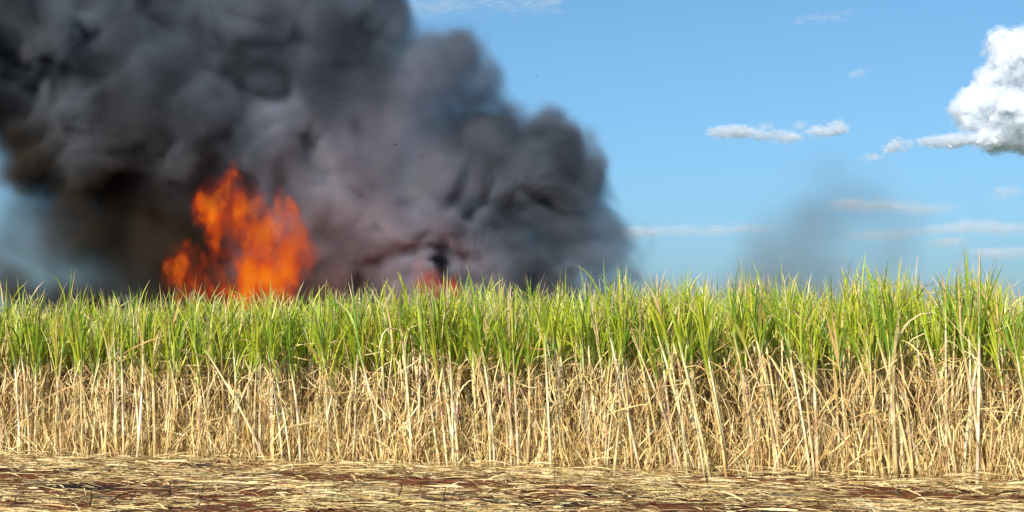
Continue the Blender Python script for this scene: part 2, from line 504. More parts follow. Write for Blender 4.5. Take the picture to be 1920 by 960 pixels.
# green leaves fallen at the foot of the cane
GL = [((60, 857), .55, .15, "green leaf lying on the straw at the far end of the cane edge"),
      ((1010, 874), .62, .35, "yellow-green leaf fallen on straw below the dark curled puff"),
      ((985, 868), .45, -.2, "short green leaf propped on straw beside a fallen yellow-green one")]
for i, ((x, y), ln, a, lab) in enumerate(GL):
    Y = F * CAMZ / (y - 665); P = np.array([[(x - 960) / F * Y - .25, Y, .08]])
    V, q, tt = ribbons(P, np.array([a]), np.array([1.35]), np.array([1.75]), np.array([ln]), np.array([.05]), np.array([.7]), np.array([.3]), K=7)
    oo = mesh_obj("fallen_green_leaf", V[0] - P, q, M_GREEN, np.tile([(.20, .36, .05), (.38, .42, .07), (.3, .4, .06)][i], (14, 1))); oo.location = P[0]
    tag(oo, lab, "leaf")
# green shoots low in the trash
SH = [((95, 850), .55, "young green shoot at the cane's foot near the photo's far edge"), ((255, 857), .45, "thin green shoot in trash under the brown-black smoke"),
      ((1330, 885), .5, "small green shoot low in trash under open sky"), ((905, 872), .4, "yellowish shoot at the cane's foot below the small red flame")]
for i, ((x, y), hgt, lab) in enumerate(SH):
    Y = F * CAMZ / (y - 665) - .1; g = np.random.default_rng(60 + i)
    root = empty("green_shoot", ((x - 960) / F * Y, Y, .01)); tag(root, lab, "shoot")
    k = 4
    V, q, tt = ribbons(np.zeros((k, 3)), g.uniform(0, 6.28, k), g.uniform(.1, .35, k), g.uniform(.5, 1.1, k), hgt * g.uniform(.7, 1.1, k), np.full(k, .028), g.uniform(-.5, .5, k), g.normal(0, .4, k), K=6)
    for j in range(k): mesh_obj("blade", V[j], q, M_GREEN, np.tile((.24, .36, .05), (12, 1)), root)

# burnt stubs and dry twigs standing in the litter
M_CHAR = leaf_mat("char", .8, 0, .2, .4)
ST = [((1039, 958), .62, .02, 1, "thin brown twig standing alone below the lavender smoke foot"), ((745, 948), .26, .22, 0, "burnt forked stub beside a slimmer twig in the litter"),
      ((725, 943), .22, -.1, 1, "slim brown twig next to the burnt forked stub"), ((35, 878), .14, .0, 2, "short pale stick upright in straw by a bare soil patch"),
      ((1328, 916), .24, -.25, 0, "dark burnt twig bending over at the straw below open sky"), ((834, 945), .20, .05, 0, "small charred stub below the small red flame"),
      ((861, 945), .22, .03, 1, "tan twig right of the small charred stub"), ((175, 950), .20, .1, 0, "charred stub in the soil under the brown-black smoke"),
      ((40, 955), .16, -.1, 0, "low charred stub at the photo's lower corner"), ((380, 940), .2, .15, 0, "charred stub below the two small flames"),
      ((325, 930), .2, -.05, 0, "blackened stub among burnt straw beside the small flames"), ((250, 948), .2, .3, 0, "leaning blackened stub on bare red soil"),
      ((1600, 922), .16, -.3, 1, "short leaning twig on the bare soil below the faint wisp"), ((1160, 948), .12, .1, 1, "short brown twig in straw under the smoke's tapering end"),
      ((1680, 925), .15, -.15, 0, "dark twig poking from straw below the cloud's thin tail"), ((610, 930), .14, .1, 0, "tiny burnt stub in straw below reddish smoke")]
for i, ((x, y), hgt, ln, kind, lab) in enumerate(ST):
    Y = F * CAMZ / (y - 665); g = np.random.default_rng(80 + i)
    root = empty("burnt_stub" if kind == 0 else "dry_twig", ((x - 960) / F * Y, Y, -.01)); tag(root, lab, "stub" if kind == 0 else "twig")
    K = 6; t = np.linspace(0, 1, K)
    def stick(h, lx, ly, r, z0=0, x0=0):
        cv = np.stack([x0 + h * lx * t + g.normal(0, .006, K), h * ly * t + g.normal(0, .006, K), z0 + h * t], -1)[None]
        return tubes(cv, (r * (1 - .65 * t))[None], 5)
    cols = [(.022, .017, .015), (.16, .075, .035), (.62, .48, .25)][kind]
    Vt, qt = stick(hgt, ln, .05, .011 if kind == 0 else .008)
    mesh_obj("stem", Vt[0], qt, M_CHAR if kind == 0 else M_STALK, np.tile(cols, (len(Vt[0]), 1)) * g.uniform(.7, 1.4, (len(Vt[0]), 1)), root)
    for b_ in range(2 if kind == 0 else 1):
        h2 = hgt * g.uniform(.3, .55)
        Vt, qt = stick(h2, g.normal(0, .7), .1, .006, hgt * .3, hgt * ln * .3)
        mesh_obj("side_shoot", Vt[0], qt, M_CHAR if kind == 0 else M_STALK, np.tile(cols, (len(Vt[0]), 1)), root)


# ------------------------------------------------------------------ smoke, fire, clouds as density grids
def grid_object(name, D, lo, hi, mat, iso=None, adapt=0.0):
    """D (nx,ny,nz) sampled on a box: a fog volume (or its surface, when iso is given) made by geometry nodes from the object's own points"""
    nx, ny, nz = D.shape
    me = bpy.data.meshes.new(name)
    ax = [np.linspace(lo[k], hi[k], D.shape[k], dtype=np.float32) for k in range(3)]
    P = np.empty((nz, ny, nx, 3), dtype=np.float32)
    P[..., 0] = ax[0][None, None]; P[..., 1] = ax[1][None, :, None]; P[..., 2] = ax[2][:, None, None]
    me.vertices.add(D.size); me.vertices.foreach_set("co", P.ravel())
    a = me.attributes.new("amount", 'FLOAT', 'POINT'); a.data.foreach_set("value", np.ascontiguousarray(D.transpose(2, 1, 0), dtype=np.float32).ravel())
    me.materials.append(mat)
    ob = bpy.data.objects.new(name, me); C.objects.link(ob)
    t = bpy.data.node_groups.new(name + "_grid", 'GeometryNodeTree')
    t.interface.new_socket("Geometry", in_out='INPUT', socket_type='NodeSocketGeometry')
    t.interface.new_socket("Geometry", in_out='OUTPUT', socket_type='NodeSocketGeometry')
    N = t.nodes.new; L = t.links.new
    gi = N("NodeGroupInput"); go = N("NodeGroupOutput"); pos = N("GeometryNodeInputPosition")
    sub = N("ShaderNodeVectorMath"); sub.operation = 'SUBTRACT'; sub.inputs[1].default_value = lo
    L(pos.outputs[0], sub.inputs[0])
    mul = N("ShaderNodeVectorMath"); mul.operation = 'MULTIPLY'
    mul.inputs[1].default_value = [(D.shape[k] - 1) / (hi[k] - lo[k]) for k in range(3)]
    L(sub.outputs[0], mul.inputs[0])
    ad = N("ShaderNodeVectorMath"); ad.operation = 'ADD'; ad.inputs[1].default_value = (.5, .5, .5); L(mul.outputs[0], ad.inputs[0])
    fl = N("ShaderNodeVectorMath"); fl.operation = 'FLOOR'; L(ad.outputs[0], fl.inputs[0])
    mn = N("ShaderNodeVectorMath"); mn.operation = 'MINIMUM'; mn.inputs[1].default_value = (nx - 1, ny - 1, nz - 1); L(fl.outputs[0], mn.inputs[0])
    mxn = N("ShaderNodeVectorMath"); mxn.operation = 'MAXIMUM'; mxn.inputs[1].default_value = (0, 0, 0); L(mn.outputs[0], mxn.inputs[0])
    dot = N("ShaderNodeVectorMath"); dot.operation = 'DOT_PRODUCT'; dot.inputs[1].default_value = (1, nx, nx * ny); L(mxn.outputs[0], dot.inputs[0])
    rnd = N("FunctionNodeFloatToInt"); rnd.rounding_mode = 'ROUND'; L(dot.outputs["Value"], rnd.inputs[0])
    at = N("GeometryNodeInputNamedAttribute"); at.data_type = 'FLOAT'; at.inputs[0].default_value = "amount"
    si = N("GeometryNodeSampleIndex"); si.data_type = 'FLOAT'; si.domain = 'POINT'; si.clamp = True
    L(gi.outputs[0], si.inputs["Geometry"]); L(at.outputs["Attribute"], si.inputs["Value"]); L(rnd.outputs[0], si.inputs["Index"])
    vc = N("GeometryNodeVolumeCube")
    L(si.outputs[0], vc.inputs["Density"]); vc.inputs["Background"].default_value = 0
    vc.inputs["Min"].default_value = lo; vc.inputs["Max"].default_value = hi
    vc.inputs["Resolution X"].default_value = nx; vc.inputs["Resolution Y"].default_value = ny; vc.inputs["Resolution Z"].default_value = nz
    sm = N("GeometryNodeSetMaterial"); sm.inputs["Material"].default_value = mat
    if iso is None:
        L(vc.outputs[0], sm.inputs[0])
    else:
        vm = N("GeometryNodeVolumeToMesh"); vm.inputs["Threshold"].default_value = iso; vm.inputs["Adaptivity"].default_value = adapt
        ss = N("GeometryNodeSetShadeSmooth")
        L(vc.outputs[0], vm.inputs[0]); L(vm.outputs[0], ss.inputs[0]); L(ss.outputs[0], sm.inputs[0])
    L(sm.outputs[0], go.inputs[0])
    m = ob.modifiers.new("grid", 'NODES'); m.node_group = t
    if iso is not None:                      # keep the plain surface mesh only
        dg = bpy.context.evaluated_depsgraph_get()
        new = bpy.data.meshes.new_from_object(ob.evaluated_get(dg))
        ob.modifiers.clear(); ob.data = new; bpy.data.meshes.remove(me); bpy.data.node_groups.remove(t)
        new.name = name
        new.polygons.foreach_set("use_smooth", np.ones(len(new.polygons), dtype=bool))
        if not new.materials: new.materials.append(mat)
    return ob


def axes(lo, hi, vox):
    sh = [int(round((hi[k] - lo[k]) / vox)) for k in range(3)]
    g = [np.linspace(lo[k], hi[k], sh[k], dtype=np.float32) for k in range(3)]
    return sh, g[0][:, None, None], g[1][None, :, None], g[2][None, None, :]


def blobs(X, Y, Z, B, k):
    """smooth union distance to a list of (centre, radius, (sx,sy,sz)) blobs"""
    acc = None
    for c, r, sc in B:
        d = (np.sqrt(((X - c[0]) / sc[0]) ** 2 + ((Y - c[1]) / sc[1]) ** 2 + ((Z - c[2]) / sc[2]) ** 2) - r)
        e = np.exp(-np.clip(d / k, -40, 40))
        acc = e if acc is None else acc + e
    return -k * np.log(acc)


def smoke_mat(name, dens, pale, grey, soot, aniso=0.1, mixed=True):
    """smoke whose soot content differs through the plume: sooty brown-black, slate grey and pale lavender grey"""
    m, n, o = new_mat(name); N = n.nodes.new; L = n.links.new
    p = N("ShaderNodeVolumePrincipled"); p.inputs["Density"].default_value = dens; p.inputs["Anisotropy"].default_value = aniso
    if mixed:
        tc = N("ShaderNodeTexCoord"); nz = N("ShaderNodeTexNoise")
        nz.inputs["Scale"].default_value = .17; nz.inputs["Detail"].default_value = 1.0
        L(tc.outputs["Object"], nz.inputs["Vector"])
        sx = N("ShaderNodeSeparateXYZ"); L(tc.outputs["Object"], sx.inputs[0])
        def math_(op, a_, b_, c_=0.0):
            q = N("ShaderNodeMath"); q.operation = op
            for j, v_ in enumerate((a_, b_, c_)):
                if hasattr(v_, "is_linked"): L(v_, q.inputs[j])
                else: q.inputs[j].default_value = v_
            return q.outputs[0]
        # soot: heaviest low down at the far left
        f1 = math_('MULTIPLY_ADD', sx.outputs[0], .6, math_('MULTIPLY_ADD', nz.outputs[0], 12.0, sx.outputs[2]))
        r1 = N("ShaderNodeMapRange"); r1.inputs[1].default_value = 3.2; r1.inputs[2].default_value = 9.5; L(f1, r1.inputs[0])
        mA = N("ShaderNodeMix"); mA.data_type = 'RGBA'; L(r1.outputs[0], mA.inputs[0]); mA.inputs[6].default_value = (*soot, 1); mA.inputs[7].default_value = (*grey, 1)
        # pale, less sooty smoke in the heart of the plume
        ux = math_('MULTIPLY_ADD', sx.outputs[0], 1 / 4.6, 4.9 / 4.6); uz = math_('MULTIPLY_ADD', sx.outputs[2], 1 / 5.6, -8.2 / 5.6)
        rr = math_('SQRT', math_('ADD', math_('MULTIPLY', ux, ux), math_('MULTIPLY', uz, uz)), 0.0)
        rr = math_('MULTIPLY_ADD', nz.outputs[0], -2.2, math_('ADD', rr, 1.1))
        r2 = N("ShaderNodeMapRange"); r2.inputs[1].default_value = 1.35; r2.inputs[2].default_value = .35; L(rr, r2.inputs[0])
        r = N("ShaderNodeMix"); r.data_type = 'RGBA'; L(r2.outputs[0], r.inputs[0]); L(mA.outputs[2], r.inputs[6]); r.inputs[7].default_value = (*pale, 1)
        n2 = N("ShaderNodeTexNoise"); n2.inputs["Scale"].default_value = .33; n2.inputs["Detail"].default_value = 2.0; L(tc.outputs["Object"], n2.inputs["Vector"])
        m2 = N("ShaderNodeMapRange"); m2.inputs[1].default_value = .36; m2.inputs[2].default_value = .66; m2.inputs[3].default_value = .55; m2.inputs[4].default_value = 1.3; L(n2.outputs[0], m2.inputs[0])
        sc = N("ShaderNodeVectorMath"); sc.operation = 'SCALE'; L(r.outputs[2], sc.inputs[0]); L(m2.outputs[0], sc.inputs["Scale"])
        L(sc.outputs[0], p.inputs["Color"])
    else:
        p.inputs["Color"].default_value = (*grey, 1)
    L(p.outputs[0], o.inputs["Volume"])
    return m


YS = 63.0
lo = (-31.0, 54.5, 0.0); hi = (8.5, 72.5, 22.0); VOX = .145
sh, X, Y, Z = axes(lo, hi, VOX)
gB = np.random.default_rng(5); B = []
PUFF = [(970, 480, 100), (1040, 450, 70), (400, 520, 130), (600, 530, 120), (340, 540, 110), (1145, 520, 52), (1130, 470, 42), (1060, 520, 70), (980, 540, 80), (20, 340, 110), (110, 400, 120), (60, 480, 60), (140, 520, 100), (0, 260, 90), (20, 300, 100), (0, 180, 120), (200, 150, 160), (420, 130, 170), (560, 120, 150), (860, 100, 46), (890, 140, 36), (1020, 500, 70), (40, 400, 120), (930, 500, 90), (1095, 360, 50), (1140, 480, 62), (-150, 40, 240), (90, 60, 230), (330, 40, 250), (540, 20, 180), (650, 60, 95), (770, 125, 80), (835, 110, 56), (860, 150, 50),
        (70, 320, 120), (190, 290, 170), (400, 270, 220), (590, 290, 190), (730, 260, 130), (830, 290, 110), (930, 290, 90), (1010, 270, 85), (1060, 310, 75),
        (1010, 360, 90), (1080, 400, 60), (1120, 440, 50), (1060, 470, 80), (1130, 500, 60), (1175, 540, 34), (950, 440, 90), (880, 420, 70), (830, 420, 90),
        (740, 430, 120), (640, 460, 130), (500, 430, 150), (350, 440, 140), (230, 450, 120), (120, 440, 80), (90, 500, 70), (60, 430, 40),
        (180, 540, 90), (330, 560, 120), (480, 560, 130), (630, 570, 130), (770, 570, 120), (900, 560, 110), (1010, 570, 100), (1100, 580, 80),
        (300, 700, 100), (500, 700, 110), (700, 700, 100), (880, 700, 90), (1030, 690, 80),
        (-300, -100, 230), (-60, -120, 230), (200, -120, 220), (420, -110, 180), (580, -60, 120)]
for x, y, r in PUFF:
    rr = r / F * YS - (.42 if x > 680 and not (x > 1090 and y > 430) else 0)
    c = px(x, y, YS); c[1] = YS + gB.uniform(-1.6, 1.6) * min(1.6, 2.2 / max(rr, .8)) + rr * .15
    B.append((c, rr * .93, (1, .95, 1)))
for x, y, r in [(815, 480, 120), (880, 510, 100), (700, 500, 120), (420, 480, 130)]:        # more of it farther back
    c = px(x, y, YS); c[1] += 3.0; B.append((c, r / F * YS, (1, 1, 1)))
d = blobs(X, Y, Z, B, .45)
limit = np.clip((.95 - d) / .6, 0, 1)
def cells(m): return [(hi[k] - lo[k]) / m for k in range(3)]
bw = lambda m, k: np.minimum(np.abs(noise3(sh, cells(m), k)), 1.7) - .8      # rounded billows with sharp creases between them
d -= .85 * bw(4.8, 101) + .62 * bw(2.3, 102) + .46 * bw(1.15, 103) + .28 * bw(.6, 104)
d -= .30 * noise3(sh, cells(1.6), 107) + .20 * noise3(sh, cells(.8), 108) + .12 * noise3(sh, cells(.42), 109)
d -= .42
def swirl(A, seed, amp):
    """drag the field along a turbulent flow, which draws billows out into wisps"""
    w_ = [(noise3(sh, cells(2.8), seed + k) * .75 + noise3(sh, cells(1.1), seed + 10 + k) * .36) * amp / VOX for k in range(3)]
    I = [np.clip(np.arange(sh[k]).reshape([-1 if j == k else 1 for j in range(3)]) + w_[k], 0, sh[k] - 1).astype(np.int32) for k in range(3)]
    return A[I[0], I[1], I[2]]
d = swirl(d, 400, .5)
var = np.exp(.5 * noise3(sh, cells(3.4), 105) + .35 * noise3(sh, cells(1.3), 106))
dens = (np.clip(-d / 1.15, 0, 1) ** 1.4 * np.clip(var, .2, 3) + .045 * np.clip((.9 - d) / 1.4, 0, 1) ** 1.6) * limit
fade = np.clip((Z - 0) / .6, 0, 1) * np.clip((X - lo[0]) / 3, 0, 1) * np.clip((hi[2] - Z) / 2.5, 0, 1) * np.clip((Y - lo[1]) / .8, 0, 1) * np.clip((hi[1] - Y) / .8, 0, 1)
dens *= fade
# thinner veil at the outer end on the left, where the sky shows through
veil = np.clip((X - px(-25, 400, YS)[0]) / 1.6 + np.clip((Z - 10.5) / 2.0, 0, 2), .05, 1)
dens *= veil
# the fire burns at the near side of the smoke: clear air round the flames
for (x_, y_, a_, b_) in ((470, 450, 130, 170), (352, 500, 60, 80), (815, 520, 40, 40)):
    c_ = px(x_, y_, 56.5)
    dens *= 1 - .96 * np.exp(-((X - c_[0]) / (a_ / F * 57)) ** 4 - ((Z - c_[2]) / (b_ / F * 57)) ** 4) * np.clip((58.4 - Y) / 1.2, 0, 1)
# the middle of the plume is thinner and lets sky light through
for (x_, y_, a_, b_, k_) in ((765, 320, 85, 170, .88), (640, 200, 70, 80, .45), (30, 380, 40, 120, .4), (110, 520, 120, 60, .86), (50, 450, 60, 70, .75), (1120, 400, 50, 60, .6), (1150, 500, 60, 60, .6)):
    c_ = px(x_, y_, YS); dens *= 1 - k_ * np.exp(-((X - c_[0]) / (a_ / F * YS)) ** 2 - ((Z - c_[2]) / (b_ / F * YS)) ** 2)
dens[dens < .012] = 0
smoke = grid_object("smoke_plume", dens, lo, hi, smoke_mat("black_smoke", 1.6, (.74, .78, .97), (.31, .365, .445), (.125, .096, .066)))
tag(smoke, "huge billowing black and grey smoke plume above the burning cane", "smoke", kind="stuff")
del X, Y, Z, d, var, dens, fade, veil

# the faint wisp of smoke to the right
lo2 = (6.0, 65.0, 0.0); hi2 = (26.0, 75.0, 14.0)
sh, X, Y, Z = axes(lo2, hi2, .22)
B = []
for x, y, r in [(1500, 450, 62), (1455, 490, 50), (1560, 420, 55), (1545, 385, 34), (1600, 365, 28), (1650, 400, 30), (1470, 560, 80), (1400, 580, 50), (1580, 500, 40), (1480, 650, 80), (1680, 450, 24), (1620, 470, 40), (1540, 500, 60)]:
    B.append((px(x, y, 70), r / F * 70, (1, 1, 1)))
d = blobs(X, Y, Z, B, .8)
hi_, lo_ = hi2, lo2
def cells2(m): return [(hi2[k] - lo2[k]) / m for k in range(3)]
d -= .9 * noise3(sh, cells2(3.0), 111) * .6 + .45 * noise3(sh, cells2(1.2), 112) + .2 * noise3(sh, cells2(.6), 113)
dens = np.clip(-(d - 1.3) / 3.6, 0, 1) ** 1.5 * np.clip(Z / 1, 0, 1)
for A, a0, a1 in ((X, lo2[0], hi2[0]), (Y, lo2[1], hi2[1]), (Z, -9, hi2[2])):
    dens = dens * np.clip((A - a0) / 1.2, 0, 1) * np.clip((a1 - A) / 1.2, 0, 1)
dens[dens < .01] = 0
wisp = grid_object("smoke_wisp", dens, lo2, hi2, smoke_mat("thin_smoke", .19, None, (.36, .34, .33), None, mixed=False))
tag(wisp, "faint thin grey smoke wisp drifting against blue sky", "smoke", kind="stuff")


# ------------------------------------------------------------------ flames
def fire_mat(name, power, hot, mid, cool):
    m, n, o = new_mat(name)
    at = n.nodes.new("ShaderNodeAttribute"); at.attribute_name = "density"
    r = n.nodes.new("ShaderNodeValToRGB"); n.links.new(at.outputs["Fac"], r.inputs[0])
    e = r.color_ramp.elements
    e[0].position = .0; e[0].color = (*cool, 1); e[1].position = 1.0; e[1].color = (*hot, 1)
    k = e.new(.4); k.color = (*mid, 1)
    em = n.nodes.new("ShaderNodeEmission"); n.links.new(r.outputs[0], em.inputs[0])
    ml = n.nodes.new("ShaderNodeMath"); ml.operation = 'MULTIPLY'; ml.inputs[1].default_value = power
    n.links.new(at.outputs["Fac"], ml.inputs[0]); n.links.new(ml.outputs[0], em.inputs[1])
    ab = n.nodes.new("ShaderNodeVolumeAbsorption"); ab.inputs[0].default_value = (.5, .3, .15, 1)
    m2 = n.nodes.new("ShaderNodeMath"); m2.operation = 'MULTIPLY'; m2.inputs[1].default_value = 3.5
    n.links.new(at.outputs["Fac"], m2.inputs[0]); n.links.new(m2.outputs[0], ab.inputs[1])
    ad = n.nodes.new("ShaderNodeAddShader"); n.links.new(em.outputs[0], ad.inputs[0]); n.links.new(ab.outputs[0], ad.inputs[1])
    n.links.new(ad.outputs[0], o.inputs["Volume"])
    return m


def sheet_mat(name, power, hot, cool):
    """the thin glowing sheets of a flame: mostly see-through, glowing in streaks"""
    m, n, o = new_mat(name); N = n.nodes.new; L = n.links.new
    tc = N("ShaderNodeTexCoord"); mp = N("ShaderNodeMapping"); mp.inputs["Scale"].default_value = (1, 1, .55)
    nz = N("ShaderNodeTexNoise"); nz.inputs["Scale"].default_value = 4.5; nz.inputs["Detail"].default_value = 4; nz.inputs["Distortion"].default_value = 1.2
    L(tc.outputs["Object"], mp.inputs[0]); L(mp.outputs[0], nz.inputs["Vector"])
    r = N("ShaderNodeValToRGB"); L(nz.outputs[0], r.inputs[0])
    r.color_ramp.elements[0].position = .4; r.color_ramp.elements[0].color = (*cool, 1)
    r.color_ramp.elements[1].position = .68; r.color_ramp.elements[1].color = (*hot, 1)
    em = N("ShaderNodeEmission"); em.inputs[1].default_value = power; L(r.outputs[0], em.inputs[0])
    mr = N("ShaderNodeMapRange"); mr.inputs[1].default_value = .42; mr.inputs[2].default_value = .72; mr.inputs[3].default_value = 0; mr.inputs[4].default_value = .06
    L(nz.outputs[0], mr.inputs[0])
    tr = N("ShaderNodeBsdfTransparent"); mx = N("ShaderNodeMixShader")
    L(mr.outputs[0], mx.inputs[0]); L(tr.outputs[0], mx.inputs[1]); L(em.outputs[0], mx.inputs[2]); L(mx.outputs[0], o.inputs["Surface"])
    return m


def flame(pts, Yf, depth, vox, seed, mat, smat, label, iso=.42, amp=1.0):
    """pts: (x, y, r) pixels of the photograph along the flame's tongues"""
    P = [(px(x, y, Yf), r / F * Yf) for x, y, r in pts]
    l_ = [min(p[0][0] - p[1] for p in P) - .9, Yf - depth, max(0.0, min(p[0][2] - p[1] for p in P) - .3)]
    h_ = [max(p[0][0] + p[1] for p in P) + .9, Yf + depth, max(p[0][2] + p[1] for p in P) + 1.1]
    sh, X, Y, Z = axes(l_, h_, vox)
    ce = lambda a, c: [(h_[0] - l_[0]) / a, (h_[1] - l_[1]) / a, (h_[2] - l_[2]) / c]
    # turbulent displacement of the coordinates, stretched upwards
    w1 = (noise3(sh, ce(1.5, 1.9), seed) * .22 + noise3(sh, ce(.6, .8), seed + 1) * .17 + noise3(sh, ce(.3, .42), seed + 6) * .10) * amp
    w2 = noise3(sh, ce(1.3, 1.9), seed + 2) * .26 * amp
    w3 = (noise3(sh, ce(1.2, 1.7), seed + 3) * .25 + noise3(sh, ce(.5, .7), seed + 7) * .18) * amp
    g_ = np.random.default_rng(seed)
    Bf = [(np.array([p[0], Yf + g_.uniform(-.12, .12) * depth, p[2]]), r, (1, .5, 1.15)) for p, r in P]
    d = blobs(X + w1, Y + w2, Z + w3, Bf, .26) + .02 + .11 * noise3(sh, ce(.22, .34), seed + 11) + .09 * noise3(sh, ce(.13, .2), seed + 12)
    lump = np.clip(.55 + .55 * noise3(sh, ce(.36, .62), seed + 9), 0, 1.5)
    rid = np.clip(1 - 1.15 * np.abs(noise3(sh, ce(.75, 1.1), seed + 4)), 0, 1)
    rid2 = np.clip(1 - np.abs(noise3(sh, ce(.24, .5), seed + 5)), 0, 1)
    big = np.clip(.92 + .34 * noise3(sh, ce(1.0, 1.5), seed + 8), .4, 1.6)
    core = np.clip((.10 - d) / .75, 0, 1) ** 1.1
    D = core * big * (.17 + .46 * lump ** 1.6 + .30 * rid2 ** 2.5 * (.2 + lump) + .12 * rid)
    D = D + .035 * np.clip(-(d - .5) / .7, 0, 1) * lump
    D *= np.clip((Z - l_[2]) / .3, 0, 1)
    for A, a0, a1 in ((X, l_[0], h_[0]), (Y, l_[1], h_[1])):
        D = D * np.clip((A - a0) / .3, 0, 1) * np.clip((a1 - A) / .3, 0, 1)
    D = np.clip(D, 0, 1.4)
    D[:, :, 0] = 0; D[:, :, -1] = 0
    sheets = grid_object("flame", D, tuple(l_), tuple(h_), smat, iso=iso)
    tag(sheets, label, "fire", "flames rising behind the cane")
    D[D < .02] = 0
    glow = grid_object("flame_glow", D, tuple(l_), tuple(h_), mat); glow.parent = sheets; glow["kind"] = "stuff"
    return sheets


FM = fire_mat("flame_gas", 1.45, (1, .30, .018), (1, .115, .008), (.62, .032, .006))
FR = fire_mat("red_flame_gas", 1.0, (1, .15, .03), (1, .08, .02), (.8, .04, .015))
SM = sheet_mat("flame_sheet", 1.5, (1, .33, .02), (.7, .06, .006)); SR = sheet_mat("red_flame_sheet", .7, (1, .14, .03), (.7, .05, .015))
flame([(436, 338, 15), (424, 360, 28), (436, 388, 36), (408, 405, 20), (388, 402, 14), (376, 400, 7), (452, 425, 44), (488, 428, 30), (494, 408, 14),
       (475, 462, 46), (522, 456, 34), (530, 438, 14), (548, 482, 30), (560, 464, 11), (470, 500, 48), (515, 495, 58), (552, 512, 42), (574, 488, 18), (428, 508, 24), (416, 480, 14), (410, 458, 7),
       (490, 545, 62), (535, 560, 44), (450, 570, 48), (500, 620, 64)],
      56.3, 1.2, .05, 201, FM, SM, "tall orange flame towering over the cane tops")
flame([(344, 470, 22), (338, 486, 17), (350, 498, 13), (358, 512, 18), (362, 535, 20), (355, 570, 22), (362, 610, 24)], 56.0, .9, .05, 211, FM, SM,
      "two small orange flames one above the other beside the tall flame", amp=.45)
flame([(812, 496, 15), (826, 506, 16), (802, 498, 11), (830, 520, 16), (840, 540, 18), (804, 540, 18), (820, 580, 34)], 56.2, 1.2, .06, 221, FR, SR, "small dim red flame seen through pinkish smoke")
flame([(400, 520, 14), (395, 480, 9), (405, 550, 20), (400, 590, 26)], 57.0, .9, .06, 231, FR, SR, "dull red flicker between the small flames and the tall flame", iso=.2, amp=.5)
for nm, (x, y), Yl, e, col in (("tall_fire_light", (500, 480), 56.5, 420, (1, .32, .08)), ("red_fire_light", (815, 520), 57.2, 90, (1, .25, .12)), ("smoke_tint_light", (650, 550), 58.0, 420, (1, .3, .12))):  # last lamp has no flame, added to tint the smoke pink
    ld = bpy.data.lights.new(nm, 'POINT'); ld.energy = e; ld.color = col; ld.shadow_soft_size = .8
    lo_b = bpy.data.objects.new(nm, ld); C.objects.link(lo_b); lo_b.location = px(x, y, Yl)


# ------------------------------------------------------------------ clouds
def cloud_mat(name, alpha, col=(.90, .93, .98)):
    m, n, o = new_mat(name)
    df = n.nodes.new("ShaderNodeBsdfDiffuse"); df.inputs[0].default_value = (*col, 1)
    tl = n.nodes.new("ShaderNodeBsdfTranslucent"); tl.inputs[0].default_value = (*col, 1)
    ms = n.nodes.new("ShaderNodeMixShader"); ms.inputs[0].default_value = .5
    n.links.new(df.outputs[0], ms.inputs[1]); n.links.new(tl.outputs[0], ms.inputs[2])
    if alpha < 1:
        tr = n.nodes.new("ShaderNodeBsdfTransparent"); m2 = n.nodes.new("ShaderNodeMixShader"); m2.inputs[0].default_value = alpha
        n.links.new(tr.outputs[0], m2.inputs[1]); n.links.new(ms.outputs[0], m2.inputs[2]); n.links.new(m2.outputs[0], o.inputs["Surface"])
    else:
        n.links.new(ms.outputs[0], o.inputs["Surface"])
    return m


DC = 4000.0
B = []
for x, y, r in [(1905, 110, 62), (1880, 150, 55), (1850, 170, 42), (1930, 180, 80), (1880, 215, 50), (1990, 130, 90), (1850, 235, 28), (1960, 230, 60), (2060, 180, 90), (2050, 240, 60), (1815, 250, 16), (1780, 262, 12), (1903, 92, 30)]:
    B.append((px(x + 14, y + 9, DC) + np.array([0, (x % 7) * 12, 0]), r / F * DC, (1, 1, 1)))
lo3 = (1120., DC - 190, 500.); hi3 = (1900., DC + 210, 1010.)
sh, X, Y, Z = axes(lo3, hi3, 3.4)
d = blobs(X, Y, Z, B, 9.0)
ce = lambda m: [(hi3[k] - lo3[k]) / m for k in range(3)]
bl = lambda m, k: np.abs(noise3(sh, ce(m), k)) - .8
d -= 20 * bl(95, 301) + 13 * bl(46, 302) + 6 * bl(23, 303) + 2.5 * bl(12, 304) - 9
d = np.maximum(d, (px(0, 268, DC)[2] - Z) + 9 * noise3(sh, ce(60), 304))
dens = np.clip(.5 - d / 12, 0, 1); dens[0] = dens[-1] = 0; dens[:, 0] = dens[:, -1] = 0; dens[:, :, 0] = dens[:, :, -1] = 0
cl = grid_object("cumulus_cloud", dens, lo3, hi3, cloud_mat("cumulus", 1.0), iso=.5)
tag(cl, "big white cumulus cloud with a flat shaded base at the photo's edge", "cloud")

# unit icosphere, for gauzy clouds of many small puffs
import bmesh
bm = bmesh.new(); bmesh.ops.create_icosphere(bm, subdivisions=2, radius=1)
IV = np.array([v.co[:] for v in bm.verts]); IF = np.array([[v.index for v in f.verts] for f in bm.faces]); bm.free()
M_GAUZE = cloud_mat("gauzy_cloud", .075); M_VEIL = cloud_mat("veil_cloud", .018)


